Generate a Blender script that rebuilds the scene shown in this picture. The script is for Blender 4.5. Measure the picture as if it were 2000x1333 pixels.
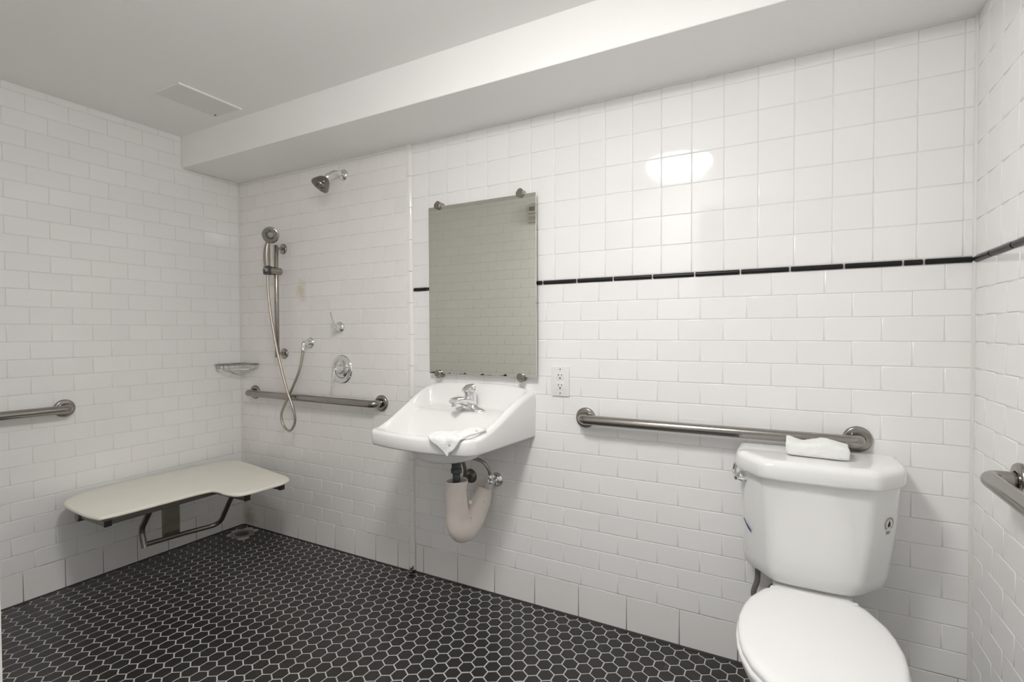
import bpy, bmesh, math, random
from mathutils import Vector, Matrix, noise
R = math.radians
random.seed(7)
for o in list(bpy.data.objects): bpy.data.objects.remove(o)
S = bpy.context.scene
COL = S.collection

# ------------------------------------------------------------------ camera
YAW, PITCH, ROLL, FPX = 0.49779, -0.01939, -0.00464, 990.33
CAM = Vector((2.957, -1.9583, 1.1892))
def cam_axes():
    cy, sy, cp, sp = math.cos(YAW), math.sin(YAW), math.cos(PITCH), math.sin(PITCH)
    f = Vector((-sy*cp, cy*cp, sp)); r = Vector((cy, sy, 0)); u = r.cross(f)
    c, s = math.cos(ROLL), math.sin(ROLL)
    return c*r + s*u, -s*r + c*u, f
AR, AU, AF = cam_axes()
cd = bpy.data.cameras.new('camera'); cam = bpy.data.objects.new('camera', cd); COL.objects.link(cam)
cd.sensor_fit = 'HORIZONTAL'; cd.sensor_width = 36.0; cd.lens = FPX/2000*36.0; cd.clip_start = 0.02
m = Matrix((AR, AU, -AF)).transposed().to_4x4(); m.translation = CAM; cam.matrix_world = m
S.camera = cam

# ------------------------------------------------------------------ world, exposure
LAMP_STRENGTH = 80.0
w = bpy.data.worlds.new('world'); S.world = w; w.use_nodes = True
w.node_tree.nodes['Background'].inputs[0].default_value = (1.0, 0.99, 0.975, 1)
w.node_tree.nodes['Background'].inputs[1].default_value = 0.5
S.cycles.max_bounces = 24; S.cycles.diffuse_bounces = 16; S.cycles.glossy_bounces = 6   # white room: light goes round many times
S.view_settings.view_transform = 'Standard'; S.view_settings.look = 'None'
S.view_settings.exposure = 0.0; S.view_settings.gamma = 1.0; S.view_settings.use_curve_mapping = False

# ------------------------------------------------------------------ materials
def mat(name, col, rough=0.5, metal=0.0, vary=0.0, bump=0.0, bscale=40.0, spec=0.5, rvar=0.0, objvar=0.0, coat=0.0):
    m = bpy.data.materials.new(name); m.use_nodes = True
    nt = m.node_tree; n = nt.nodes; l = nt.links; b = n['Principled BSDF']
    b.inputs['Base Color'].default_value = (*col, 1); b.inputs['Roughness'].default_value = rough
    b.inputs['Metallic'].default_value = metal; b.inputs['Specular IOR Level'].default_value = spec
    b.inputs['Coat Weight'].default_value = coat; b.inputs['Coat Roughness'].default_value = 0.05
    tc = n.new('ShaderNodeTexCoord')
    out = None
    if vary or bump or rvar:
        nz = n.new('ShaderNodeTexNoise'); nz.inputs['Scale'].default_value = bscale; nz.inputs['Detail'].default_value = 4
        l.new(tc.outputs['Object'], nz.inputs['Vector'])
        if vary:
            hs = n.new('ShaderNodeMix'); hs.data_type = 'RGBA'
            hs.inputs[6].default_value = (*[c*(1-vary) for c in col], 1); hs.inputs[7].default_value = (*[min(1, c*(1+vary)) for c in col], 1)
            l.new(nz.outputs['Fac'], hs.inputs[0]); out = hs.outputs[2]
        if bump:
            bp = n.new('ShaderNodeBump'); bp.inputs['Strength'].default_value = bump; bp.inputs['Distance'].default_value = 0.002
            l.new(nz.outputs['Fac'], bp.inputs['Height']); l.new(bp.outputs['Normal'], b.inputs['Normal'])
        if rvar:
            mr = n.new('ShaderNodeMapRange'); mr.inputs[3].default_value = max(0, rough-rvar); mr.inputs[4].default_value = rough+rvar
            l.new(nz.outputs['Fac'], mr.inputs[0]); l.new(mr.outputs[0], b.inputs['Roughness'])
    if objvar:
        oi = n.new('ShaderNodeObjectInfo'); mr = n.new('ShaderNodeMapRange')
        mr.inputs[3].default_value = 1-objvar; mr.inputs[4].default_value = 1+objvar
        l.new(oi.outputs['Random'], mr.inputs[0])
        mx = n.new('ShaderNodeMix'); mx.data_type = 'RGBA'; mx.blend_type = 'MULTIPLY'; mx.inputs[0].default_value = 1
        if out: l.new(out, mx.inputs[6])
        else: mx.inputs[6].default_value = (*col, 1)
        l.new(mr.outputs[0], mx.inputs[7]); out = mx.outputs[2]
    if out: l.new(out, b.inputs['Base Color'])
    return m

def stain(m, centre, radius, colour, amount, nscale=18.0):
    """a stain of its own shape on the tiles, in world coordinates"""
    nt = m.node_tree; n = nt.nodes; l = nt.links; b = n['Principled BSDF']
    g = n.new('ShaderNodeNewGeometry'); sub = n.new('ShaderNodeVectorMath'); sub.operation = 'SUBTRACT'; sub.inputs[1].default_value = centre
    l.new(g.outputs['Position'], sub.inputs[0])
    dv = n.new('ShaderNodeVectorMath'); dv.operation = 'DIVIDE'; dv.inputs[1].default_value = radius; l.new(sub.outputs[0], dv.inputs[0])
    ln = n.new('ShaderNodeVectorMath'); ln.operation = 'LENGTH'; l.new(dv.outputs[0], ln.inputs[0])
    nz = n.new('ShaderNodeTexNoise'); nz.inputs['Scale'].default_value = nscale; nz.inputs['Detail'].default_value = 3; l.new(g.outputs['Position'], nz.inputs['Vector'])
    ad = n.new('ShaderNodeMath'); ad.operation = 'MULTIPLY_ADD'; ad.inputs[1].default_value = 1.4; l.new(nz.outputs['Fac'], ad.inputs[0]); l.new(ln.outputs['Value'], ad.inputs[2])
    mr = n.new('ShaderNodeMapRange'); mr.inputs[1].default_value = 0.8; mr.inputs[2].default_value = 1.6; mr.inputs[3].default_value = amount; mr.inputs[4].default_value = 0
    l.new(ad.outputs[0], mr.inputs[0])
    mx = n.new('ShaderNodeMix'); mx.data_type = 'RGBA'; mx.inputs[7].default_value = (*colour, 1)
    src = b.inputs['Base Color']
    if src.is_linked: l.new(src.links[0].from_socket, mx.inputs[6])
    else: mx.inputs[6].default_value = src.default_value
    l.new(mr.outputs[0], mx.inputs[0]); l.new(mx.outputs[2], src)

M = {}
M['tile'] = mat('glazed_white_tile', (0.872, 0.868, 0.861), 0.06, objvar=0.012, bump=0.025, bscale=10)
M['tile_shower'] = mat('glazed_shower_tile', (0.872, 0.85, 0.832), 0.07, objvar=0.02, bump=0.025, bscale=10)
stain(M['tile_shower'], (0.55, 0, 1.42), (0.06, 1, 0.10), (0.62, 0.50, 0.30), 0.5, 25)
stain(M['tile_shower'], (0.05, 0, 0.05), (0.10, 1, 0.10), (0.42, 0.38, 0.30), 0.6, 30)
M['tile_base'] = mat('glazed_base_tile', (0.855, 0.845, 0.83), 0.12, objvar=0.015, bump=0.03, bscale=10)
M['grout'] = mat('white_grout', (0.75, 0.74, 0.72), 0.9, vary=0.10, bscale=12)
def low_dirt(m, z, col):
    nt = m.node_tree; n = nt.nodes; l = nt.links; b = n['Principled BSDF']
    g = n.new('ShaderNodeNewGeometry'); sp = n.new('ShaderNodeSeparateXYZ'); l.new(g.outputs['Position'], sp.inputs[0])
    nz = n.new('ShaderNodeTexNoise'); nz.inputs['Scale'].default_value = 9; l.new(g.outputs['Position'], nz.inputs['Vector'])
    ma = n.new('ShaderNodeMath'); ma.operation = 'MULTIPLY_ADD'; ma.inputs[1].default_value = 0.10; l.new(nz.outputs['Fac'], ma.inputs[0]); l.new(sp.outputs['Z'], ma.inputs[2])
    mr = n.new('ShaderNodeMapRange'); mr.inputs[1].default_value = z; mr.inputs[2].default_value = z+0.03; l.new(ma.outputs[0], mr.inputs[0])
    mx = n.new('ShaderNodeMix'); mx.data_type = 'RGBA'; mx.inputs[6].default_value = (*col, 1)
    l.new(b.inputs['Base Color'].links[0].from_socket, mx.inputs[7]); l.new(mr.outputs[0], mx.inputs[0]); l.new(mx.outputs[2], b.inputs['Base Color'])
low_dirt(M['grout'], 0.165, (0.16, 0.15, 0.135))
M['caulk'] = mat('white_caulk', (0.76, 0.745, 0.715), 0.45, vary=0.05, bscale=20)
M['caulk_dark'] = mat('dirty_dark_caulk', (0.045, 0.043, 0.04), 0.7, vary=0.5, bscale=35)
M['liner'] = mat('black_liner_tile', (0.014, 0.014, 0.015), 0.34, objvar=0.15, spec=0.25)
M['hex'] = mat('black_hex_tile', (0.022, 0.021, 0.020), 0.30, vary=0.35, bscale=60, bump=0.06, rvar=0.06)
M['floor_grout'] = mat('floor_grout', (0.55, 0.54, 0.52), 0.9, vary=0.25, bscale=9)
M['paint'] = mat('white_ceiling_paint', (0.91, 0.905, 0.895), 0.6, bump=0.04, bscale=60)
M['panel_paint'] = mat('grey_panel_paint', (0.79, 0.785, 0.77), 0.6, bump=0.1, bscale=150)
M['door_paint'] = mat('white_door_paint', (0.80, 0.79, 0.765), 0.35)
M['porcelain'] = mat('white_porcelain', (0.86, 0.86, 0.85), 0.06, coat=0.3)
M['seat_plastic'] = mat('white_seat_plastic', (0.87, 0.87, 0.86), 0.22)
M['chrome'] = mat('polished_chrome', (0.80, 0.80, 0.80), 0.06, 1.0)
M['steel'] = mat('brushed_stainless_steel', (0.36, 0.338, 0.315), 0.20, 1.0, rvar=0.06, bscale=60)
M['nickel'] = mat('brushed_nickel', (0.40, 0.365, 0.325), 0.20, 1.0, rvar=0.05, bscale=60)
M['nickel_dark'] = mat('dark_brushed_nickel', (0.27, 0.24, 0.22), 0.22, 1.0, rvar=0.05, bscale=60)
M['steel_dark'] = mat('darkened_steel', (0.20, 0.185, 0.165), 0.38, 1.0, vary=0.2, bscale=20)
M['plate_steel'] = mat('brown_grey_steel', (0.26, 0.235, 0.20), 0.35, 0.9, vary=0.15, bscale=20)
M['hose'] = mat('braided_metal_hose', (0.50, 0.45, 0.40), 0.30, 1.0, bump=0.5, bscale=300)
M['hose_grey'] = mat('grey_braided_hose', (0.20, 0.19, 0.175), 0.55, 0.3, bump=0.5, bscale=300)
M['black_plastic'] = mat('black_plastic', (0.012, 0.012, 0.012), 0.4)
M['dark_grey'] = mat('dark_grey_plastic', (0.05, 0.052, 0.055), 0.35)
M['nozzle'] = mat('grey_nozzle_face', (0.24, 0.235, 0.22), 0.4)
M['white_plastic'] = mat('white_plastic', (0.80, 0.80, 0.785), 0.35)
M['cream'] = mat('cream_phenolic', (0.83, 0.805, 0.72), 0.33, vary=0.04, bscale=8)
M['vinyl'] = mat('white_vinyl_cover', (0.82, 0.755, 0.70), 0.5, bump=0.15, bscale=25, vary=0.06)
M['terry'] = mat('white_terry_cloth', (0.88, 0.88, 0.87), 0.95, bump=0.9, bscale=420, spec=0.1)
M['pvc'] = mat('grey_tailpiece', (0.10, 0.105, 0.11), 0.3, 0.5)
M['alarm_shaded'] = mat('shaded_white_plastic', (0.60, 0.585, 0.55), 0.4)  # white alarm housing, with its shade put into the colour as grey
M['paper'] = mat('clear_label', (0.80, 0.79, 0.76), 0.5)
M['ink'] = mat('black_ink', (0.02, 0.02, 0.02), 0.6)
M['ink_grey'] = mat('grey_ink', (0.16, 0.17, 0.16), 0.6)
M['ink_blue'] = mat('blue_ink', (0.06, 0.10, 0.26), 0.5)
M['ink_red'] = mat('red_ink', (0.45, 0.12, 0.10), 0.6)
M['rust'] = mat('brown_stain', (0.13, 0.10, 0.075), 0.8, vary=0.4, bscale=60)

def mirror_mat():
    m = mat('mirror_glass', (0.90, 0.91, 0.83), 0.012, 1.0)
    # worn black specks along the lower edge of the silvering
    nt = m.node_tree; n = nt.nodes; l = nt.links; b = n['Principled BSDF']
    g = n.new('ShaderNodeNewGeometry'); sp = n.new('ShaderNodeSeparateXYZ'); l.new(g.outputs['Position'], sp.inputs[0])
    nz = n.new('ShaderNodeTexNoise'); nz.inputs['Scale'].default_value = 28; nz.inputs['Detail'].default_value = 5; l.new(g.outputs['Position'], nz.inputs['Vector'])
    ma = n.new('ShaderNodeMath'); ma.operation = 'MULTIPLY_ADD'; ma.inputs[1].default_value = -0.05; l.new(nz.outputs['Fac'], ma.inputs[0]); l.new(sp.outputs['Z'], ma.inputs[2])
    mr = n.new('ShaderNodeMapRange'); mr.inputs[1].default_value = 0.9690; mr.inputs[2].default_value = 0.9710; l.new(ma.outputs[0], mr.inputs[0])
    mx = n.new('ShaderNodeMix'); mx.data_type = 'RGBA'; mx.inputs[6].default_value = (0.03, 0.035, 0.03, 1); mx.inputs[7].default_value = (0.90, 0.91, 0.83, 1)
    l.new(mr.outputs[0], mx.inputs[0]); l.new(mx.outputs[2], b.inputs['Base Color'])
    return m
M['mirror'] = mirror_mat()
def emit_mat(name, col, s):
    m = bpy.data.materials.new(name); m.use_nodes = True; b = m.node_tree.nodes['Principled BSDF']
    b.inputs['Base Color'].default_value = (0.85, 0.85, 0.82, 1); b.inputs['Roughness'].default_value = 0.3
    b.inputs['Emission Color'].default_value = (*col, 1); b.inputs['Emission Strength'].default_value = s
    return m
M['lamp_glass'] = emit_mat('lit_lamp_glass', (1.0, 0.985, 0.965), LAMP_STRENGTH)
M['lamp_rim'] = emit_mat('dim_lamp_glass', (1.0, 0.985, 0.965), LAMP_STRENGTH*0.25)

# ------------------------------------------------------------------ mesh helpers
def obj(name, me, parent=None, loc=(0, 0, 0)):
    o = bpy.data.objects.new(name, me); COL.objects.link(o); o.location = loc
    if parent: o.parent = parent
    return o
def tag(o, label, cat, group=None):
    o['label'] = label; o['category'] = cat
    if group: o['group'] = group
    return o
def thing(name, label, cat, loc, group=None):
    o = bpy.data.objects.new(name, None); COL.objects.link(o); o.location = loc; o.empty_display_size = 0.05
    return tag(o, label, cat, group)
def mesh(name, V, F, mt, smooth=True, sharp=None):
    me = bpy.data.meshes.new(name); me.from_pydata([tuple(v) for v in V], [], F)
    bm = bmesh.new(); bm.from_mesh(me); bmesh.ops.remove_doubles(bm, verts=bm.verts, dist=1e-6)
    bmesh.ops.recalc_face_normals(bm, faces=bm.faces)
    for f in bm.faces: f.smooth = smooth
    if smooth and sharp:
        for e in bm.edges:
            if len(e.link_faces) == 2 and e.calc_face_angle(0) > sharp: e.smooth = False
    bm.to_mesh(me); bm.free()
    me.materials.append(mt); return me
def part(name, VF, mt, parent=None, smooth=True, sharp=R(38)):
    """build from world coordinates; stored relative to the parent's base"""
    V, F = VF
    if parent:
        p = parent; b = Vector((0, 0, 0))
        while p: b += p.location; p = p.parent
        V = [Vector(v) - b for v in V]; return obj(name, mesh(name, V, F, mt, smooth, sharp), parent)
    c = Vector((0, 0, 0))
    for v in V: c += Vector(v)
    c /= len(V); c.z = min(v[2] for v in V)
    return obj(name, mesh(name, [Vector(v)-c for v in V], F, mt, smooth, sharp), None, c)
def join(*vfs):
    V, F = [], []
    for v, f in vfs:
        k = len(V); V += list(v); F += [tuple(i+k for i in q) for q in f]
    return V, F
def box(x0, x1, y0, y1, z0, z1):
    V = [Vector((x, y, z)) for z in (z0, z1) for y in (y0, y1) for x in (x0, x1)]
    return V, [(0,2,3,1),(4,5,7,6),(0,1,5,4),(2,6,7,3),(0,4,6,2),(1,3,7,5)]
def rbox(c, d, r, seg=3):
    bm = bmesh.new(); bmesh.ops.create_cube(bm, size=1)
    for v in bm.verts: v.co = Vector((v.co.x*d[0], v.co.y*d[1], v.co.z*d[2]))
    bmesh.ops.bevel(bm, geom=list(bm.edges), offset=r, segments=seg, affect='EDGES', profile=0.5)
    bm.verts.index_update(); V = [v.co + Vector(c) for v in bm.verts]; F = [tuple(v.index for v in f.verts) for f in bm.faces]
    bm.free(); return V, F
def xform(vf, mtx): return [mtx @ Vector(v) for v in vf[0]], vf[1]
def loft(loops, cap0=True, cap1=True):
    n = len(loops[0]); V = [Vector(v) for lp in loops for v in lp]; F = []
    for i in range(len(loops)-1):
        for j in range(n):
            k = (j+1) % n; F.append((i*n+j, i*n+k, (i+1)*n+k, (i+1)*n+j))
    if cap0: F.append(tuple(reversed(range(n))))
    if cap1: F.append(tuple((len(loops)-1)*n+j for j in range(n)))
    return V, F
def frame(d, up=Vector((0, 0, 1))):
    d = Vector(d).normalized()
    if abs(d.dot(up)) > 0.98: up = Vector((1, 0, 0)) if abs(d.x) < 0.9 else Vector((0, 1, 0))
    a = up.cross(d).normalized(); return a, d.cross(a)
def tube(path, r, n=12, cap=True, flat=1.0):
    P = [Vector(p) for p in path]; loops = []
    rr = r if isinstance(r, (list, tuple)) else [r]*len(P)
    T = []
    for i in range(len(P)):
        a = P[max(i-1, 0)]; b = P[min(i+1, len(P)-1)]; T.append((b-a).normalized())
    A, B = frame(T[0])
    for i, p in enumerate(P):
        A = (A - T[i]*A.dot(T[i])).normalized(); B = T[i].cross(A)
        loops.append([p + rr[i]*(math.cos(t)*A + flat*math.sin(t)*B) for t in [2*math.pi*k/n for k in range(n)]])
    return loft(loops, cap, cap)
def lathe(prof, origin, axis, n=28, cap=True):
    """prof = [(radius, distance along axis)]"""
    o = Vector(origin); d = Vector(axis).normalized(); a, b = frame(d)
    return loft([[o + d*h + max(r, 1e-5)*(math.cos(t)*a + math.sin(t)*b) for t in [2*math.pi*k/n for k in range(n)]] for r, h in prof], cap, cap)
def spline(P, m=8, closed=False):
    P = [Vector(p) for p in P]; n = len(P); out = []
    rng = n if closed else n-1
    for i in range(rng):
        if closed: a, b, c, d = P[i-1], P[i], P[(i+1) % n], P[(i+2) % n]
        else: a, b, c, d = P[max(i-1, 0)], P[i], P[i+1], P[min(i+2, n-1)]
        for k in range(m):
            t = k/m; out.append(0.5*((2*b) + (c-a)*t + (2*a-5*b+4*c-d)*t*t + (3*b-a-3*c+d)*t**3))
    if not closed: out.append(P[-1])
    return out
def fillet(P, r, m=6):
    """polyline with rounded inner corners"""
    P = [Vector(p) for p in P]; out = [P[0]]
    for i in range(1, len(P)-1):
        a, b, c = P[i-1], P[i], P[i+1]; u = (a-b).normalized(); v = (c-b).normalized()
        q = min(r, (a-b).length*0.49, (c-b).length*0.49)
        for k in range(m+1):
            t = k/m; out.append((b+u*q)*(1-t)**2 + b*2*t*(1-t) + (b+v*q)*t*t)
    out.append(P[-1]); return out
def round_poly(P, r, m=5):
    """closed 2-D polygon with rounded corners; r scalar or list"""
    n = len(P); out = []
    for i in range(n):
        a, b, c = Vector(P[i-1]), Vector(P[i]), Vector(P[(i+1) % n]); u = (a-b).normalized(); v = (c-b).normalized()
        q = r[i] if isinstance(r, (list, tuple)) else r
        q = min(q, (a-b).length*0.49, (c-b).length*0.49)
        for k in range(m+1):
            t = k/m; out.append((b+u*q)*(1-t)**2 + b*2*t*(1-t) + (b+v*q)*t*t)
    return out
def ss(x): x = max(0.0, min(1.0, x)); return x*x*(3-2*x)
def proj(p):
    d = Vector(p)-CAM; z = d.dot(AF)
    if z < 0.05: return None
    return 1000+FPX*d.dot(AR)/z, 666.5-FPX*d.dot(AU)/z
def struct(name, VF, mt, smooth=False):
    o = obj(name, mesh(name, VF[0], VF[1], mt, smooth, R(30))); o['kind'] = 'structure'; return o

# ------------------------------------------------------------------ the room
W = 3.4398; HC = 2.275; HS = 2.103; YF = -1.80; DOORX0 = 2.405; DOORX1 = 3.36; DOORH = 2.06
P_ = 0.07793; B = 0.1545; Z0 = 1.385          # course height, brick pitch, liner line
XT = 1.314; YS = -0.010                        # shower panel edge and its face
G = 0.0022; RC = 0.0013                        # joint width, joint recess
def L(k): return Z0 - k*P_
floor = struct('floor', box(-0.1, W+0.1, -2.2, 0.1, -0.1, -0.0012), M['floor_grout'])
wall_left = struct('wall_left', box(-0.1, -RC, -1.95, 0.1, -0.05, HC+0.05), M['grout'])
wall_right = struct('wall_right', box(W+RC, W+0.1, -1.95, 0.1, -0.05, HC+0.05), M['grout'])
wall_back = struct('wall_back', box(XT, W+0.05, RC, 0.1, -0.05, HC+0.05), M['grout'])
wall_shower = struct('wall_shower', box(-0.05, XT+0.012, YS+RC, 0.1, -0.05, HC+0.05), M['grout'])
wall_front = struct('wall_front', join(box(-0.05, DOORX0, YF-0.14, YF-RC, -0.05, HC+0.05), box(DOORX0, DOORX1, YF-0.14, YF-RC, DOORH, HC+0.05), box(DOORX1, W+0.05, YF-0.14, YF-RC, -0.05, HC+0.05)), M['grout'])
ceiling = struct('ceiling', box(-0.05, W+0.05, -1.95, 0.05, HC, HC+0.1), M['paint'])
soffit = struct('ceiling_soffit', rbox((W/2, -0.1475, (HS+HC+0.05)/2), (W+0.02, 0.39, HC+0.05-HS), 0.003, 2), M['paint'])
soffit['kind'] = 'structure'

_cache = {}
def tile_geo(w, h, t=0.003, bv=0.0016, k=0.0007):
    """pillow-edged tile, local axes a (width), b (height), n (outward); face at n = 0"""
    def ring(i, n): return [(-w/2+i, -h/2+i, n), (w/2-i, -h/2+i, n), (w/2-i, h/2-i, n), (-w/2+i, h/2-i, n)]
    V = ring(0, -t) + ring(0, -0.0012) + ring(bv*0.4, -0.0003) + ring(bv*1.5, 0)
    F = []
    for r in range(3):
        for j in range(4): F.append((r*4+j, r*4+(j+1) % 4, (r+1)*4+(j+1) % 4, (r+1)*4+j))
    F.append((12, 13, 14, 15)); return V, F
AX = {'back': (Vector((1,0,0)), Vector((0,-1,0))), 'left': (Vector((0,1,0)), Vector((1,0,0))),
      'right': (Vector((0,-1,0)), Vector((-1,0,0))), 'front': (Vector((-1,0,0)), Vector((0,1,0)))}
def tile_mesh(side, w, h, mt):
    key = (side, round(w, 4), round(h, 4), mt.name)
    if key not in _cache:
        a, n = AX[side]; b = Vector((0, 0, 1)); V, F = tile_geo(w, h)
        me = bpy.data.meshes.new('tile'); me.from_pydata([tuple(a*v[0]+b*v[1]+n*v[2]) for v in V], [], F)
        for p in me.polygons: p.use_smooth = True
        me.polygons[len(F)-1].use_smooth = False
        me.materials.append(mt); _cache[key] = me
    return _cache[key]
def lay(parent, side, face, rects, mt, name='tile', seen=None):
    """rects: (u0,u1,z0,z1) without joints; tiles outside `seen` go into one joined field"""
    fv, ff = [], []
    a, n = AX[side]
    for (u0, u1, z0, z1) in rects:
        w, h = u1-u0-G, z1-z0-G
        if w < 0.004 or h < 0.004: continue
        u, z = (u0+u1)/2, (z0+z1)/2
        loc = Vector((u, face, z)) if side in ('back', 'front') else Vector((face, u, z))
        if seen is None or seen(u, z):
            o = obj(name, tile_mesh(side, w, h, mt), parent, loc)
            j = 0.0005
            o.rotation_euler = (random.gauss(0, j*0.5), random.gauss(0, j*0.25), random.gauss(0, j*0.5))
        else:
            k = len(fv); V, F = tile_geo(w, h)
            fv += [loc + a*v[0] + Vector((0, 0, v[1])) + n*v[2] for v in V]; ff += [tuple(i+k for i in f) for f in F]
    if fv:
        o = obj(name+'_field', mesh(name+'_field', fv, ff, mt, False), parent); o['kind'] = 'stuff'
def rows_of(k0, k1, lo, hi):
    """brick courses from line k0 down to k1, cut to lo..hi; yields (parity, z0, z1)"""
    for k in range(k0, k1):
        z1, z0 = min(L(k), hi), max(L(k+1), lo)
        if z1-z0 > 0.006: yield (k+1) % 2, z0, z1
def bond(u_start, u0, u1, parity, pitch=B):
    x = u_start + (0 if parity else pitch/2); n = math.floor((u0-x)/pitch); x += n*pitch; out = []
    while x < u1 - 1e-6:
        a, b = max(x, u0), min(x+pitch, u1)
        if b-a > 0.006: out.append((a, b))
        x += pitch
    return out
def cells(us): return [(us[i], us[i+1]) for i in range(len(us)-1)]
ZB = L(16)                                      # top of the taller base course
# shower panel of the back wall
lay(wall_shower, 'back', YS, [(a, b, z0, z1) for p, z0, z1 in rows_of(-10, 16, ZB, HS) for a, b in bond(0.0009, 0.0, XT, p)], M['tile_shower'])
lay(wall_shower, 'back', YS, [(a, b, 0, ZB) for a, b in cells([0, 0.048]+[0.1968+0.1486*i for i in range(8)]+[XT])], M['tile_shower'], 'base_tile')
# back wall right of the shower: bricks, black liner, square tiles above
XB = XT+0.030
lay(wall_back, 'back', 0, [(a, b, z0, z1) for p, z0, z1 in rows_of(0, 16, ZB, Z0) for a, b in bond(2.29019, XB, W, p)], M['tile'])
lay(wall_back, 'back', 0, [(a, b, 0, ZB) for a, b in cells([XB]+[1.3925+0.2020*i for i in range(11)]+[W])], M['tile_base'], 'base_tile')
ZLT = Z0+0.0185
SQX = [XB]+[1.4417+0.10945*i for i in range(19)]+[W]
SQZ = [ZLT]+[1.5095+0.1098*i for i in range(6)]+[HS]
lay(wall_back, 'back', 0, [(a, b, z0, z1) for z0, z1 in cells(SQZ) for a, b in cells(SQX)], M['tile'], 'square_tile')
# right wall, same courses
seenr = lambda y, z: y > -0.75
lay(wall_right, 'right', W, [(a, b, z0, z1) for p, z0, z1 in rows_of(0, 16, ZB, Z0) for a, b in bond(-0.0928, YF, 0, 1-p)], M['tile'], seen=seenr)
lay(wall_right, 'right', W, [(a, b, 0, ZB) for a, b in cells([YF]+[-1.72+0.2020*i for i in range(9)]+[0])], M['tile_base'], 'base_tile', seenr)
lay(wall_right, 'right', W, [(a, b, z0, z1) for z0, z1 in cells(SQZ+[2.1683, HC]) for a, b in cells([YF]+[-1.733+0.10945*i for i in range(16)]+[0])], M['tile'], 'square_tile', seenr)
# left wall
seenl = lambda y, z: y > -1.30
lay(wall_left, 'left', 0, [(a, b, z0, z1) for p, z0, z1 in rows_of(-12, 16, ZB, HC) for a, b in bond(0.0028-40*B, YF, 0, p)], M['tile'], seen=seenl)
lay(wall_left, 'left', 0, [(a, b, 0, ZB) for a, b in cells([YF]+[-1.7890+0.1492*i for i in range(12)]+[0])], M['tile_base'], 'base_tile', seenl)
# front wall, seen in the mirror
seenf = lambda x, z: 0.05 < x < 1.25 and z > 0.75
lay(wall_front, 'front', YF, [(a, b, z0, z1) for p, z0, z1 in rows_of(-12, 16, ZB, HC) for a, b in bond(0.03, 0.0, DOORX0-0.03, p)], M['tile'], seen=seenf)
lay(wall_front, 'front', YF, [(a, b, 0, ZB) for a, b in cells([0.202*i for i in range(12)]+[DOORX0-0.03])], M['tile_base'], 'base_tile', lambda x, z: False)

# black half-round liner pieces
def liner(parent, side, face, us, z0, z1):
    a, n = AX[side]; h = z1-z0-0.002
    for u0, u1 in cells(us):
        w = u1-u0-0.0055
        if w < 0.005: continue
        loops = []
        for x, s in ((-w/2, 0.8), (-w/2+0.0015, 1), (w/2-0.0015, 1), (w/2, 0.8)):
            loops.append([a*x + Vector((0, 0, math.cos(t)*h/2*s)) + n*(0.001+math.sin(t)*0.007*s) for t in [math.pi*k/8 for k in range(9)]] + [a*x - n*0.003 + Vector((0, 0, -h/2*s)), a*x - n*0.003 + Vector((0, 0, h/2*s))])
        V, F = loft(loops); u = (u0+u1)/2; z = (z0+z1)/2
        obj('liner_tile', mesh('liner_tile', V, F, M['liner'], True, R(40)), parent, (u, face, z) if side == 'back' else (face, u, z))
liner(wall_back, 'back', 0, [XB+0.002, 1.4315]+[1.585+0.1531*i for i in range(12)]+[3.320, W-0.004], Z0, ZLT)
liner(wall_right, 'right', W, [-0.75-0.1531*2, -0.75-0.1531]+[-0.75+0.1531*i for i in range(5)]+[-0.004], Z0, ZLT)

# vertical rounded trim that ends the shower panel, in stacked pieces
trim = struct('trim_1', box(XT+0.010, XT+0.022, 0.0012, 0.0045, 0, HS), M['grout'])
def bull(z0, z1):
    sec = [(XT+0.001, 0.004), (XT+0.001, YS-0.001)] + [(XT+0.014+0.015*math.sin(t), YS-0.002+0.0+0.013*(1-math.cos(t))-0.0) for t in [math.pi/2*k/7 for k in range(8)]] + [(XT+0.029, 0.004)]
    return loft([[Vector((x, y, z)) for x, y in sec] for z in (z0, z1)])
zz = HS
k = 0
while zz > 0.012:
    z0 = max(zz-B*1.0, 0.008); part('trim_tile', bull(z0+0.001, zz-0.001), M['tile_shower'], trim, True, R(40)); zz = z0
    k += 1
    if z0 <= 0.009: break
part('brown_stain', join(*[tube([(XT+0.012+random.uniform(-.01, .02), YS-0.014+random.uniform(-0.006, 0.008), 0.004), (XT+0.014+random.uniform(-.01, .02), YS-0.010, 0.022+random.uniform(0, .015))], [0.008, 0.002], 6) for i in range(4)]), M['rust'], trim)
# corner caulk, soffit caulk, floor caulk
struct('trim_2', join(tube([(0.0015, YS-0.0015, 0.0), (0.0015, YS-0.0015, HS)], 0.0065, 8)), M['caulk'], True)
struct('trim_3', join(tube([(W-0.001, -0.001, 0.0), (W-0.001, -0.001, HS)], 0.007, 8)), M['caulk'], True)
struct('trim_4', join(tube([(0, YS-0.001, HS), (XT, YS-0.001, HS)], 0.006, 8), tube([(XT, -0.001, HS), (W, -0.001, HS)], 0.006, 8), tube([(0.001, 0, HS), (0.001, -0.335, HS)], 0.005, 8), tube([(0.001, -0.343, HS), (0.001, -0.343, HC)], 0.005, 8)), M['caulk'], True)
struct('trim_5', join(tube([(0, YS-0.001, -0.001), (XT+0.02, YS-0.001, -0.001)], 0.006, 6), tube([(XT+0.02, -0.001, -0.001), (W, -0.001, -0.001)], 0.006, 6), tube([(0.001, 0, -0.001), (0.001, YF, -0.001)], 0.006, 6), tube([(W-0.001, 0, -0.001), (W-0.001, YF, -0.001)], 0.006, 6)), M['caulk_dark'], True)
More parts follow.
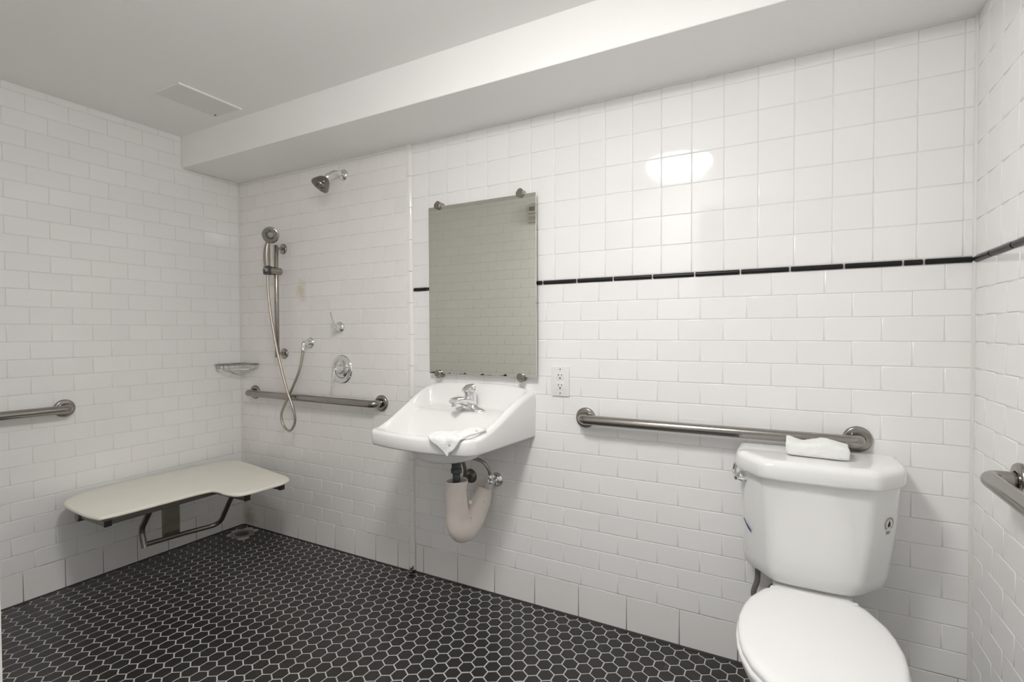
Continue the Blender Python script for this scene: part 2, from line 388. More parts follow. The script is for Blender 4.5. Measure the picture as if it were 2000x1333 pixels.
# the doorway the view is taken from: painted jambs and head
struct('trim_6', join(rbox((DOORX0-0.0110, YF-0.0865, DOORH/2), (0.028, 0.17, DOORH), 0.003, 2), rbox((DOORX1+0.012, YF-0.0865, DOORH/2), (0.028, 0.17, DOORH), 0.003, 2), rbox(((DOORX0+DOORX1)/2, YF-0.0865, DOORH+0.012), (DOORX1-DOORX0+0.05, 0.17, 0.028), 0.003, 2)), M['door_paint'])

# hexagonal floor tiles
HX, HY = 0.0527, 0.0477; GF = 0.0040
def clip_poly(P, ax, lim, keep):
    out = []
    for i in range(len(P)):
        a, b = P[i-1], P[i]; ina, inb = keep*(a[ax]-lim) >= 0, keep*(b[ax]-lim) >= 0
        if ina != inb:
            t = (lim-a[ax])/(b[ax]-a[ax]); out.append((a[0]+(b[0]-a[0])*t, a[1]+(b[1]-a[1])*t))
        if inb: out.append(b)
    return out
def hex_geo(P):
    c = (sum(p[0] for p in P)/len(P), sum(p[1] for p in P)/len(P)); n = len(P)
    def ring(d, z):
        o = []
        for p in P:
            v = Vector((p[0]-c[0], p[1]-c[1])); ln = max(v.length, 1e-6); v *= max(0.2*ln, ln-d)/ln; o.append((c[0]+v.x, c[1]+v.y, z))
        return o
    V = ring(0, -0.003) + ring(0, -0.0009) + ring(0.0014, 0.0)
    F = [(r*n+j, r*n+(j+1) % n, (r+1)*n+(j+1) % n, (r+1)*n+j) for r in range(2) for j in range(n)] + [tuple(2*n+j for j in range(n))]
    return c, V, F
hexes = []
hw = HX/2-GF/2; hr = hw/math.cos(R(30)); sy = (HY/(HX*0.8660254))
DR = (0.135, -0.112, 0.062)                      # floor drain
for j in range(-1, 42):
    for i in range(-2, 70):
        cx = 2.2016 + (i-42)*HX + (HX/2 if j % 2 else 0); cy = -0.0989 - (j-1)*HY - 0.0 
        if j % 2 == 0: pass
        P = [(cx+hr*math.cos(R(90+60*q)), cy+sy*hr*math.sin(R(90+60*q))) for q in range(6)]
        ymax = (YS if cx < XT else 0.0)-0.006
        for ax, lim, kp in ((0, 0.006, 1), (0, W-0.006, -1), (1, ymax, -1), (1, -2.15, 1)):
            if P: P = clip_poly(P, ax, lim, kp)
        if len(P) < 3: continue
        ar = abs(sum(P[q-1][0]*P[q][1]-P[q][0]*P[q-1][1] for q in range(len(P))))/2
        if ar < 5e-5: continue
        if (cx-DR[0])**2+(cy-DR[1])**2 < (DR[2]+0.012)**2: continue
        hexes.append((cx, cy, P, ar))
def in_view(h):
    q = proj((h[0], h[1], 0))
    if not q or not (0 < q[0] < 2000 and q[1] < 1333): return False
    return not (2.84 < h[0] < 3.25 and h[1] < -0.02)
vis = sorted([h for h in hexes if in_view(h)], key=lambda h: (Vector((h[0], h[1], 0))-CAM).length/math.sqrt(h[3]))
single = set(id(h) for h in vis[:300])
fv, ff = [], []; full = None
for h in hexes:
    c, V, F = hex_geo(h[2])
    if id(h) in single:
        if len(h[2]) == 6 and h[3] > 0.97*1.5*math.sqrt(3)*hr*hr*sy:
            if full is None:
                full = bpy.data.meshes.new('hex_tile'); full.from_pydata([(v[0]-c[0], v[1]-c[1], v[2]) for v in V], [], F); full.materials.append(M['hex'])
            me = full
        else:
            me = bpy.data.meshes.new('hex_tile'); me.from_pydata([(v[0]-c[0], v[1]-c[1], v[2]) for v in V], [], F); me.materials.append(M['hex'])
        o = obj('hex_tile', me, floor, (c[0], c[1], random.uniform(-0.0003, 0.0002)))
        o.rotation_euler = (random.gauss(0, 0.004), random.gauss(0, 0.004), random.gauss(0, 0.006))
    else:
        k = len(fv); dz = random.uniform(-0.0003, 0.0002); ta, tb = random.gauss(0, 0.004), random.gauss(0, 0.004)
        fv += [(v[0], v[1], v[2]+dz+ta*(v[0]-c[0])+tb*(v[1]-c[1])) for v in V]; ff += [tuple(i+k for i in f) for f in F]
o = obj('hex_tile_field', mesh('hex_tile_field', fv, ff, M['hex'], False), floor); o['kind'] = 'stuff'

# ------------------------------------------------------------------ ceiling lamp (seen as a reflection in the tiles)
LX, LY = 2.35, -1.36
lamp = thing('ceiling_lamp', 'round flush ceiling lamp with lit frosted glass dome, mirrored in the wall tiles', 'lamp', (LX, LY, HC))
part('base_ring', lathe([(0.05, 0), (0.205, 0), (0.205, 0.018), (0.195, 0.028), (0.182, 0.030)], (LX, LY, HC), (0, 0, -1), 40), M['white_plastic'], lamp)
part('glass_rim', lathe([(0.19, 0.026), (0.193, 0.04), (0.187, 0.062), (0.178, 0.072), (0.150, 0.078)], (LX, LY, HC), (0, 0, -1), 40), M['lamp_rim'], lamp)
part('glass_dome', lathe([(0.158, 0.078), (0.156, 0.082), (0.135, 0.096), (0.10, 0.107), (0.06, 0.113), (0.001, 0.116)], (LX, LY, HC), (0, 0, -1), 40), M['lamp_glass'], lamp)
part('finial', lathe([(0.014, 0.110), (0.014, 0.120), (0.009, 0.128), (0.001, 0.132)], (LX, LY, HC), (0, 0, -1), 16), M['nickel'], lamp)

# ------------------------------------------------------------------ ceiling access panel
pn = thing('access_panel', 'flat grey rectangular access panel set in the white ceiling', 'ceiling panel', (0.53, -0.553, HC))
part('cover', xform(rbox((0, 0, 0), (0.195, 0.286, 0.006), 0.002, 2), Matrix.Translation((0.530, -0.553, HC-0.002)) @ Matrix.Rotation(R(1.5), 4, 'Z')), M['panel_paint'], pn, False)
part('frame', xform(join(rbox((0.1, 0, 0), (0.006, 0.296, 0.009), 0.002, 2), rbox((-0.1, 0, 0), (0.006, 0.296, 0.005), 0.002, 2), rbox((0, 0.145, 0), (0.2, 0.006, 0.005), 0.002, 2), rbox((0, -0.145, 0), (0.2, 0.006, 0.005), 0.002, 2)), Matrix.Translation((0.530, -0.553, HC-0.003)) @ Matrix.Rotation(R(1.5), 4, 'Z')), M['paint'], pn, False)
part('screw', lathe([(0.004, 0), (0.004, 0.003), (0.002, 0.004)], (0.455, -0.428, HC-0.0045), (0, 0, -1), 10), M['dark_grey'], pn)

# ------------------------------------------------------------------ grab bars
def grab_bar(label, p0, p1, n, off=0.0575, r=0.0192, fr=0.041):
    """p0,p1 flange centres on the wall, n outward normal"""
    p0, p1, n = Vector(p0), Vector(p1), Vector(n); u = (p1-p0).normalized()
    t = thing('grab_bar', label, 'grab bar', (p0+p1)/2, 'steel grab bars on the walls')
    path = fillet([p0+n*0.004, p0+n*off, p1+n*off, p1+n*0.004], 0.045, 8)
    part('bar', tube(path, r, 20), M['steel'], t)
    for p in (p0, p1):
        part('flange', lathe([(fr, 0.0), (fr, 0.008), (fr-0.003, 0.0125), (fr-0.006, 0.0135), (r+0.003, 0.0135), (r+0.002, 0.006)], p, n, 32), M['steel'], t)
    return t
grab_bar('brushed steel grab bar on the tiled wall above the toilet tank', (2.2356, 0, 0.8355), (3.1559, 0, 0.8375), (0, -1, 0))
grab_bar('brushed steel grab bar on the shower wall behind the looped hose', (0.135, YS, 0.829), (1.1432, YS, 0.826), (0, -1, 0))
grab_bar('brushed steel grab bar on the wall above the folding shower seat', (0, -0.8866, 0.840), (0, -1.62, 0.846), (1, 0, 0))
grab_bar('brushed steel grab bar on the side wall to the right of the toilet', (W, -0.362, 0.835), (W, -1.40, 0.835), (-1, 0, 0), 0.062)

# ------------------------------------------------------------------ shower head
t = thing('wall_shower', 'fixed bell shaped shower head on a short bent arm high on the wall', 'shower head', (0.89, YS, 2.019))
part('flange', lathe([(0.030, 0.0), (0.030, 0.003), (0.026, 0.009), (0.017, 0.014)], (0.89, YS, 2.019), (0, -1, 0), 28), M['chrome'], t)
arm = fillet([(0.89, YS-0.005, 2.019), (0.89, -0.075, 2.021), (0.89, -0.118, 1.985)], 0.04, 8)
part('arm', tube(arm, 0.0105, 14), M['chrome'], t)
hd = Vector((-0.27, -0.52, -0.80)).normalized(); h0 = Vector((0.89, -0.112, 1.990))
part('swivel_nut', lathe([(0.012, -0.004), (0.0155, 0), (0.0155, 0.018), (0.012, 0.024)], h0, hd, 18), M['chrome'], t)
part('bell', lathe([(0.012, 0.018), (0.020, 0.024), (0.031, 0.034), (0.040, 0.052), (0.046, 0.066), (0.048, 0.072), (0.046, 0.078), (0.038, 0.079), (0.036, 0.074)], h0, hd, 32), M['nickel_dark'], t)
fc = part('spray_face', lathe([(0.0375, 0.074), (0.0375, 0.0765), (0.024, 0.0775), (0.022, 0.074), (0.010, 0.074), (0.008, 0.077)], h0, hd, 28), M['nozzle'], t)
a_, b_ = frame(hd)
part('lever', tube([h0+hd*0.06+a_*0.045, h0+hd*0.062+a_*0.055], 0.004, 8), M['nickel'], t)

# ------------------------------------------------------------------ slide bar with hand shower
SX, SY = 0.398, -0.056
t = thing('slide_bar', 'vertical brushed nickel slide bar with a round bracket at each end', 'shower rail', (SX, YS, 1.045))
part('rail', lathe([(0.0105, 0.0), (0.012, 0.002), (0.012, 0.636), (0.0105, 0.638)], (SX, SY, 1.046), (0, 0, 1), 20), M['nickel'], t)
for z in (1.668, 1.066):
    br = part('bracket', tube([(SX+0.004, YS-0.004, z), (SX, SY, z)], 0.0075, 14), M['nickel'], t)
    part('flange', lathe([(0.030, 0), (0.030, 0.005), (0.026, 0.009), (0.010, 0.010)], (SX+0.004, YS, z), (0, -1, 0), 28), M['nickel'], br)
sl = part('slider', lathe([(0.014, -0.036), (0.021, -0.030), (0.0235, 0.0), (0.0235, 0.040), (0.021, 0.064), (0.014, 0.070)], (SX+0.001, SY-0.006, 1.536), (-0.04, -1, 0), 22), M['nickel'], t)
part('collar', lathe([(0.020, -0.024), (0.022, -0.021), (0.022, 0.021), (0.020, 0.024)], (SX+0.001, SY-0.055, 1.536), (0, 0.10, 1), 20), M['dark_grey'], sl)

HSY = SY-0.056
t = thing('hand_shower', 'round hand shower resting in the slide bar holder', 'hand shower', (SX, HSY, 1.52))
hp = spline([(SX+0.003, HSY, 1.515), (SX+0.002, HSY-0.003, 1.56), (SX+0.003, HSY-0.006, 1.62), (SX+0.010, HSY-0.006, 1.672), (SX+0.022, HSY-0.004, 1.705)], 6)
nr = len(hp)
part('handle', tube(hp, [0.0105+0.008*math.sin(math.pi*min(1, i/(nr-1)*1.15))**1 if i < nr*0.85 else 0.013 for i in range(nr)], 16), M['nickel'], t)
hd = Vector((0.62, -0.76, -0.20)).normalized(); hc = Vector((SX+0.030, HSY+0.004, 1.731))
part('head', lathe([(0.008, -0.030), (0.024, -0.027), (0.036, -0.016), (0.043, 0.0), (0.0455, 0.010), (0.044, 0.016), (0.040, 0.018)], hc, hd, 32), M['nickel'], t)
part('spray_face', lathe([(0.040, 0.015), (0.038, 0.0195), (0.026, 0.021), (0.024, 0.018), (0.014, 0.018), (0.013, 0.015)], hc, hd, 28), M['nozzle'], t)
a_, b_ = frame(hd)
part('spray_nozzle', join(*[lathe([(0.0022, 0.018), (0.0022, 0.022), (0.001, 0.023)], hc+a_*0.032*math.cos(q)+b_*0.032*math.sin(q), hd, 6) for q in [2*math.pi*i/16 for i in range(16)]]), M['steel_dark'], t)
part('centre_jet', lathe([(0.013, 0.014), (0.013, 0.0165), (0.004, 0.0165)], hc, hd, 20), M['black_plastic'], t)

EX, EZ = 0.6192, 1.1297
t = thing('hose_elbow', 'chrome wall elbow where the shower hose joins the wall', 'hose outlet', (EX, YS, EZ))
part('flange', lathe([(0.029, 0), (0.029, 0.004), (0.025, 0.009), (0.012, 0.012)], (EX, YS, EZ), (0, -1, 0), 28), M['chrome'], t)
part('elbow', tube(fillet([(EX, YS-0.008, EZ), (EX, YS-0.046, EZ), (EX-0.003, YS-0.048, EZ-0.030)], 0.012, 6), 0.0125, 16), M['chrome'], t)
part('hose_nut', lathe([(0.0105, 0), (0.0125, 0.003), (0.0125, 0.015), (0.009, 0.018)], (EX-0.003, YS-0.048, EZ-0.026), (-0.05, 0, -1), 14), M['chrome'], t)

def pix(px, py, y):
    d = (px-1000)/FPX*AR - (py-666.5)/FPX*AU + AF
    return CAM + d*((y-CAM.y)/d.y)
HOSE = [(SX+0.003, HSY, 1.509), (0.4095, HSY-0.006, 1.43), (0.427, -0.118, 1.30), (0.462, -0.112, 1.12), (0.500, -0.108, 0.985), (0.545, -0.107, 0.865), (0.586, -0.104, 0.775), (0.591, -0.096, 0.700), (0.545, -0.092, 0.646), (0.492, -0.092, 0.666), (0.476, -0.094, 0.730), (0.515, -0.0935, 0.800), (0.555, -0.0925, 0.862), (0.596, -0.078, 0.955), (0.611, -0.064, 1.035), (EX-0.004, YS-0.048, EZ-0.036)]
hs = part('shower_hose', tube(spline(HOSE, 12), 0.0072, 12), M['hose'])
tag(hs, 'metal shower hose hanging in a loop in front of the grab bar', 'hose')

# ------------------------------------------------------------------ valves
VX, VZ = 0.8515, 1.2135
t = thing('diverter_valve', 'small chrome diverter valve with its lever pointing up', 'shower valve', (VX, YS, VZ))
part('flange', lathe([(0.031, 0), (0.031, 0.003), (0.027, 0.010), (0.019, 0.014)], (VX, YS, VZ), (0, -1, 0), 28), M['chrome'], t)
part('hub', lathe([(0.018, 0.012), (0.0185, 0.040), (0.016, 0.046), (0.004, 0.048)], (VX, YS, VZ), (0, -1, 0), 24), M['chrome'], t)
part('lever', tube([(VX, YS-0.036, VZ+0.010), (VX-0.004, YS-0.048, VZ+0.040), (VX-0.006, YS-0.060, VZ+0.082)], [0.008, 0.0065, 0.0055], 10, True, 0.7), M['chrome'], t)
VX, VZ = 0.8634, 0.9905
t = thing('shower_valve', 'large round chrome shower valve with its lever pointing down', 'shower valve', (VX, YS, VZ))
part('escutcheon', lathe([(0.076, 0), (0.076, 0.003), (0.072, 0.008), (0.056, 0.011), (0.050, 0.009), (0.046, 0.013), (0.030, 0.018)], (VX, YS, VZ), (0, -1, 0), 44), M['chrome'], t)
part('hub', lathe([(0.027, 0.014), (0.024, 0.030), (0.018, 0.046), (0.017, 0.056), (0.012, 0.060)], (VX, YS, VZ), (0, -1, 0), 28), M['chrome'], t)
part('lever', tube([(VX, YS-0.052, VZ+0.010), (VX, YS-0.062, VZ-0.018), (VX, YS-0.068, VZ-0.052), (VX, YS-0.072, VZ-0.078)], [0.011, 0.0095, 0.0080, 0.0060], 12, True, 0.6), M['chrome'], t)
part('stop_pin', tube([(VX+0.02, YS-0.016, VZ+0.006), (VX+0.068, YS-0.012, VZ+0.016)], 0.0035, 8), M['chrome'], t)

# ------------------------------------------------------------------ corner soap basket
t = thing('corner_basket', 'small chrome wire soap basket in the shower corner', 'shower basket', (0.05, -0.06, 0.93))
def basket_ring(z, s):
    pts = [(0.006, -0.174*s), (0.05, -0.172*s), (0.105, -0.128*s), (0.150*s, -0.068), (0.166*s, -0.016), (0.09, -0.0165), (0.012, -0.0175), (0.0055, -0.09)]
    return [Vector((x, y, z)) for x, y in pts]
part('rim', tube(spline(basket_ring(0.999, 1), 5, True)+spline(basket_ring(0.999, 1), 5, True)[:1], 0.0048, 8), M['steel'], t)
part('lower_ring', tube(spline(basket_ring(0.972, 0.96), 5, True)+spline(basket_ring(0.972, 0.96), 5, True)[:1], 0.0042, 8), M['chrome'], t)
top, low = spline(basket_ring(0.999, 1), 5, True), spline(basket_ring(0.972, 0.96), 5, True)
for i in range(0, 24, 2): part('wire', tube([top[i], low[i]], 0.0026, 6), M['chrome'], t)
for i in range(1, 6):
    f = i/6; part('base_wire', tube([(0.006, -0.165*f, 0.972), (0.155*f+0.002, -0.018, 0.972)], 0.002, 6), M['chrome'], t)
for p0, p1 in (((0.008, -0.11, 0.971), (0.012, -0.024, 0.930)), ((0.108, -0.018, 0.971), (0.016, -0.018, 0.930))):
    part('brace', tube(fillet([p0, Vector(p0)*0.45+Vector(p1)*0.55+Vector((0, 0, -0.010)), p1], 0.03, 5), 0.0028, 8), M['chrome'], t)

# ------------------------------------------------------------------ floor drain
t = thing('floor_drain', 'round metal floor drain in the shower corner', 'drain', (DR[0], DR[1], -0.001))
part('ring', lathe([(DR[2], -0.004), (DR[2], 0.0005), (DR[2]-0.004, 0.002), (DR[2]-0.016, 0.0015), (DR[2]-0.018, -0.003)], (DR[0], DR[1], 0), (0, 0, 1), 36, False), mat('worn_drain_ring', (0.30, 0.28, 0.25), 0.5, 0.6, vary=0.3, bscale=60), t)
st = part('strainer', lathe([(DR[2]-0.018, -0.004), (DR[2]-0.018, -0.0005), (0.03, 0.0003), (0.002, 0.0005)], (DR[0], DR[1], 0), (0, 0, 1), 36), M['steel_dark'], t)
hl = []
for rr_, nn in ((0.012, 6), (0.024, 12), (0.036, 16)):
    for i in range(nn): hl.append(lathe([(0.0034, 0.0), (0.0034, 0.0014)], (DR[0]+rr_*math.cos(2*math.pi*i/nn), DR[1]+rr_*math.sin(2*math.pi*i/nn), 0), (0, 0, 1), 8))
part('drain_hole', join(*hl), M['black_plastic'], st)
part('drain_surround', lathe([(DR[2]+0.010, -0.004), (DR[2]+0.010, -0.0006), (DR[2]-0.001, -0.0002)], (DR[0], DR[1], 0), (0, 0, 1), 36), M['floor_grout'], t)

# ------------------------------------------------------------------ folding shower seat
t = thing('folding_bench', 'cream L-shaped folding shower seat on a dark steel frame', 'shower seat', (0.3, -0.55, 0.20))
out = [(0.150, -0.950), (0.330, -0.972), (0.475, -0.970), (0.515, -0.935), (0.530, -0.74), (0.541, -0.560), (0.575, -0.528), (0.650, -0.533), (0.715, -0.521), (0.742, -0.480), (0.750, -0.38), (0.748, -0.275), (0.710, -0.228), (0.64, -0.205), (0.42, -0.166), (0.20, -0.132), (0.115, -0.138), (0.062, -0.19), (0.046, -0.30), (0.036, -0.50), (0.030, -0.74), (0.048, -0.85), (0.085, -0.905)]
ol = [Vector((p.x, p.y)) for p in spline([(x, y, 0) for x, y in out], 5, True)]
cc = Vector((0.36, -0.56))
def seat_ring(d, z):
    r_ = []
    n = len(ol)
    for i in range(n):
        tg = (ol[(i+1) % n]-ol[i-1]).normalized(); nm = Vector((-tg.y, tg.x))
        r_.append(Vector((ol[i].x+nm.x*d, ol[i].y+nm.y*d, z)))
    return r_
sgn = 1 if (seat_ring(0.01, 0)[0]-Vector((cc.x, cc.y, 0))).length < (seat_ring(0, 0)[0]-Vector((cc.x, cc.y, 0))).length else -1
part('seat_board', loft([seat_ring(sgn*0.006, 0.425), seat_ring(sgn*0.001, 0.427), seat_ring(0, 0.431), seat_ring(sgn*0.001, 0.436), seat_ring(sgn*0.005, 0.4395), seat_ring(sgn*0.012, 0.4405)]), M['cream'], t, True, R(60))
def rail(x0, y0, x1, y1, z=0.412, s=0.025):
    return rbox(((x0+x1)/2, (y0+y1)/2, z), (abs(x1-x0)+s*0.0 if abs(x1-x0) > 0.1 else s, abs(y1-y0) if abs(y1-y0) > 0.1 else s, s), 0.003, 2)
for y, xe in ((-0.942, 0.52), (-0.475, 0.73), (-0.29, 0.73)):
    xs_ = 0.27 if xe < 0.6 else 0.012
    rl = part('cross_rail', rail(xs_, y, xe, y), M['steel_dark'], t, False)
    part('end_cap', rbox((xe+0.003, y, 0.412), (0.010, 0.027, 0.027), 0.002, 2), M['black_plastic'], rl, False)
    yh = y if xe > 0.6 else -0.78
    part('wall_hinge', join(rbox((0.005, yh, 0.375), (0.010, 0.05, 0.07), 0.003, 2), lathe([(0.010, -0.022), (0.010, 0.022)], (0.018, yh, 0.404), (0, 1, 0), 14)), M['steel_dark'], rl, False)
part('front_rail', rail(0.500, -0.932, 0.500, -0.485), M['steel_dark'], t, False)
part('rear_tube', lathe([(0.017, 0), (0.020, 0.003), (0.020, 0.46), (0.017, 0.463)], (0.300, -0.962, 0.404), (0, 1, 0), 18), M['steel_dark'], t)
lg = fillet([(0.470, -0.752, 0.415), (0.372, -0.752, 0.292), (0.402, -0.752, 0.214)], 0.03, 6)
part('leg', tube(lg, 0.0125, 14), M['steel_dark'], t)
lg = fillet([(0.585, -0.440, 0.408), (0.545, -0.438, 0.365), (0.425, -0.420, 0.215), (0.388, -0.560, 0.214), (0.385, -0.74, 0.222)], 0.05, 8)
part('leg', tube(lg, 0.0110, 14), M['steel_dark'], t)
part('support_plate', rbox((0.352, -0.614, 0.300), (0.016, 0.078, 0.175), 0.005, 2), M['plate_steel'], t, False)
part('plate_hinge', rbox((0.352, -0.614, 0.405), (0.03, 0.070, 0.045), 0.005, 2), M['steel_dark'], t, False)

# ------------------------------------------------------------------ mirror
t = thing('wall_mirror', 'frameless rectangular mirror on the tiled wall above the sink', 'mirror', (1.748, -0.030, 0.995))
part('glass', rbox((1.7475, -0.0325, 1.3825), (0.562, 0.005, 0.778), 0.0008, 1), M['mirror'], t, False)
for x, z, e in ((1.523, 1.7735, 1), (1.955, 1.7735, 1), (1.519, 0.9925, -1), (1.955, 0.9925, -1)):
    cl = part('clip', lathe([(0.0125, 0.0), (0.0125, 0.026), (0.014, 0.028), (0.0145, 0.040), (0.0125, 0.0425)], (x, 0, z+e*0.009), (0, -1, 0), 22), M['nickel'], t)
for x, z in ((1.523, 1.7735), (1.955, 1.7735), (1.519, 0.9925), (1.955, 0.9925)):
    part('clip_plate', lathe([(0.0165, 0.0365), (0.0165, 0.046), (0.0145, 0.048)], (x, 0, z), (0, -1, 0), 24), M['nickel'], t)

# ------------------------------------------------------------------ wall outlet
OX, OZ = 2.1245, 0.9795
t = thing('wall_outlet', 'white double electrical outlet on the wall right of the mirror', 'outlet', (OX, 0, OZ-0.063))
part('cover_plate', rbox((OX, -0.003, OZ), (0.080, 0.008, 0.127), 0.003, 3), M['white_plastic'], t)
for dz in (0.0205, -0.0205):
    s_ = part('socket', rbox((OX, -0.0065, OZ+dz), (0.034, 0.004, 0.030), 0.0019, 2), M['white_plastic'], t)
    part('slot', rbox((OX-0.0070, -0.0085, OZ+dz+0.005), (0.0028, 0.0015, 0.0095), 0.0005, 1), M['black_plastic'], s_, False)
    part('slot', rbox((OX+0.0070, -0.0085, OZ+dz+0.005), (0.0028, 0.0015, 0.0080), 0.0005, 1), M['black_plastic'], s_, False)
    part('slot', lathe([(0.0032, 0), (0.0032, 0.0009)], (OX, -0.0084, OZ+dz-0.0075), (0, -1, 0), 12), M['black_plastic'], s_)
for dz in (0.050, -0.050): part('screw', lathe([(0.0032, 0), (0.0030, 0.0015), (0.001, 0.002)], (OX, -0.0068, OZ+dz), (0, -1, 0), 12), M['steel'], t)

# ------------------------------------------------------------------ sink
XC, ZBOT = 1.720, 0.734
def s_hw(v): return 0.288-0.036*v
def s_depth(u): a = abs(u); return 0.480-0.036*u*u-0.030*max(0, (a-0.86)/0.14)**2
def s_xy(u, v): return XC+u*s_hw(v), -v*s_depth(u)
def s_rim(u, v):
    zb = 0.955-0.030*abs(u)**4
    tt = max(0.0, min(1.0, (v-0.05)/0.87)); return zb+(0.797-zb)*(tt*0.55+0.45*ss(tt))
def s_h(u, v):
    hw = s_hw(v); dp = s_depth(u)
    ds, df, db = (1-abs(u))*hw, (1-v)*dp, v*dp
    rim = s_rim(u, v)
    hi = 0.846+(0.728-0.846)*ss((db-0.165)/0.13)
    hi = hi-0.012*ss((db-0.2)/0.15)*(1-min(1, abs(u)))
    wgt = ss((ds-0.020)/(0.030+0.030*v))*ss((df-0.026)/0.10)*ss((db-0.020)/0.050)
    z = rim+(min(hi, rim)-rim)*wgt
    r_ = 0.015; d = min(ds, df)
    if d < r_: z -= r_-math.sqrt(max(0, r_*r_-(r_-d)**2))
    if db < 0.010: z -= 0.010-math.sqrt(max(0, 1e-4-(0.010-db)**2))
    return z
def clustered(n, lo, hi, both=True):
    o = []
    for i in range(n+1):
        x = i/n; o.append(lo+(hi-lo)*((1-math.cos(math.pi*x))/2*0.75+x*0.25 if both else x))
    return o
US = clustered(72, -1, 1); VS = clustered(60, 0, 1)
US = sorted(set(US+[-0.995, 0.995, -0.985, 0.985, -0.97, 0.97])); VS = sorted(set(VS+[0.99, 0.98, 0.97, 0.995, 0.006, 0.012, 0.02]))
nu, nv = len(US), len(VS)
V = []; F = []
for v in VS:
    for u in US: x, y = s_xy(u, v); V.append(Vector((x, y, s_h(u, v))))
for j in range(nv-1):
    for i in range(nu-1): F.append((j*nu+i, j*nu+i+1, (j+1)*nu+i+1, (j+1)*nu+i))
ring = [j*nu for j in range(nv)] + [(nv-1)*nu+i for i in range(1, nu)] + [j*nu+nu-1 for j in range(nv-2, -1, -1)] + [i for i in range(nu-2, 0, -1)]
bx, by = 1.735, -0.262
prev = ring
def add_ring(f):
    global prev
    k = len(V); V.extend([f(V[i]) for i in ring]); cur = list(range(k, k+len(ring))); n = len(ring)
    for q in range(n): F.append((prev[q], prev[(q+1) % n], cur[(q+1) % n], cur[q]))
    prev = cur
def shrink(p, s, z): return Vector((XC+(p.x-XC)*s, p.y*s if p.y > -0.02 else p.y+(1-s)*0.25, z))
add_ring(lambda p: Vector((XC+(p.x-XC)*0.992, p.y*0.992, ZBOT+0.010)))
add_ring(lambda p: Vector((XC+(p.x-XC)*0.985, p.y*0.985, ZBOT+0.003)))
add_ring(lambda p: Vector((XC+(p.x-XC)*0.965, p.y*0.967, ZBOT)))
def bowl(s, z):
    def f(p):
        a = math.atan2(p.y-by, p.x-bx); e = Vector((bx+0.150*math.cos(a), by+0.155*math.sin(a), z))
        q = Vector((p.x, p.y, z)); e = Vector((bx+(e.x-bx)*s, by+(e.y-by)*s, z)); return e
    return f
add_ring(bowl(1.0, ZBOT-0.001)); add_ring(bowl(0.97, ZBOT-0.030)); add_ring(bowl(0.90, ZBOT-0.050)); add_ring(bowl(0.70, ZBOT-0.062)); add_ring(bowl(0.25, ZBOT-0.066))
F.append(tuple(prev))
sink = thing('wall_sink', 'white porcelain wall-hung sink with high back and sloping sides', 'sink', (XC, 0, ZBOT-0.066))
part('basin', (V, F), M['porcelain'], sink, True, R(75))
part('drain_ring', lathe([(0.031, 0.0), (0.031, 0.003), (0.026, 0.004), (0.022, 0.001)], (1.73, -0.285, s_h(0.03, 0.60)-0.001), (0, 0.02, 1), 28), M['chrome'], sink)
part('drain_stopper', lathe([(0.020, 0.0), (0.020, 0.004), (0.001, 0.007)], (1.73, -0.285, s_h(0.03, 0.60)), (0, 0.02, 1), 24), M['chrome'], sink)

# ------------------------------------------------------------------ faucet
FX, FY, FZ = 1.747, -0.118, 0.845
t = thing('faucet', 'chrome single-lever faucet on the back ledge of the white sink', 'faucet', (FX, FY, FZ))
def oval(hx, hy, z, n=36, dy=0): return [Vector((FX+math.copysign(abs(math.cos(q))**0.75, math.cos(q))*hx, FY+dy+math.sin(q)*hy, z)) for q in [2*math.pi*i/n for i in range(n)]]
part('base_plate', loft([oval(0.078, 0.026, FZ-0.002), oval(0.078, 0.026, FZ+0.004), oval(0.072, 0.023, FZ+0.010), oval(0.045, 0.022, FZ+0.018), oval(0.030, 0.022, FZ+0.030)]), M['chrome'], t)
def circ(hx, hy, z, dy): return [Vector((FX+math.cos(q)*hx, FY+dy+math.sin(q)*hy, z)) for q in [2*math.pi*i/28 for i in range(28)]]
part('body', loft([circ(0.036, 0.026, FZ+0.012, 0), circ(0.031, 0.028, FZ+0.030, 0), circ(0.0275, 0.0265, FZ+0.050, 0.002), circ(0.0245, 0.0245, FZ+0.066, 0.003), circ(0.024, 0.024, FZ+0.070, 0.003)]), M['chrome'], t)
sp = spline([(FX, FY+0.005, FZ+0.030), (FX, FY-0.030, FZ+0.042), (FX, FY-0.075, FZ+0.054), (FX, FY-0.112, FZ+0.057), (FX, FY-0.128, FZ+0.054)], 5)
part('spout', tube(sp, [0.031-0.012*i/(len(sp)-1) for i in range(len(sp))], 18, True, 0.66), M['chrome'], t)
part('aerator', lathe([(0.0115, 0), (0.0115, 0.016), (0.009, 0.019)], (FX, FY-0.117, FZ+0.050), (0, 0, -1), 18), M['chrome'], t)
part('handle_cap', lathe([(0.0235, 0.0), (0.0275, 0.004), (0.0275, 0.022), (0.024, 0.030), (0.014, 0.036), (0.002, 0.038)], (FX, FY+0.003, FZ+0.070), (0, -0.12, 1), 28), M['chrome'], t)
part('lever', tube([(FX, FY+0.020, FZ+0.106), (FX, FY-0.010, FZ+0.103), (FX, FY-0.034, FZ+0.094), (FX, FY-0.046, FZ+0.089)], [0.020, 0.021, 0.018, 0.010], 14, True, 0.5), M['chrome'], t)

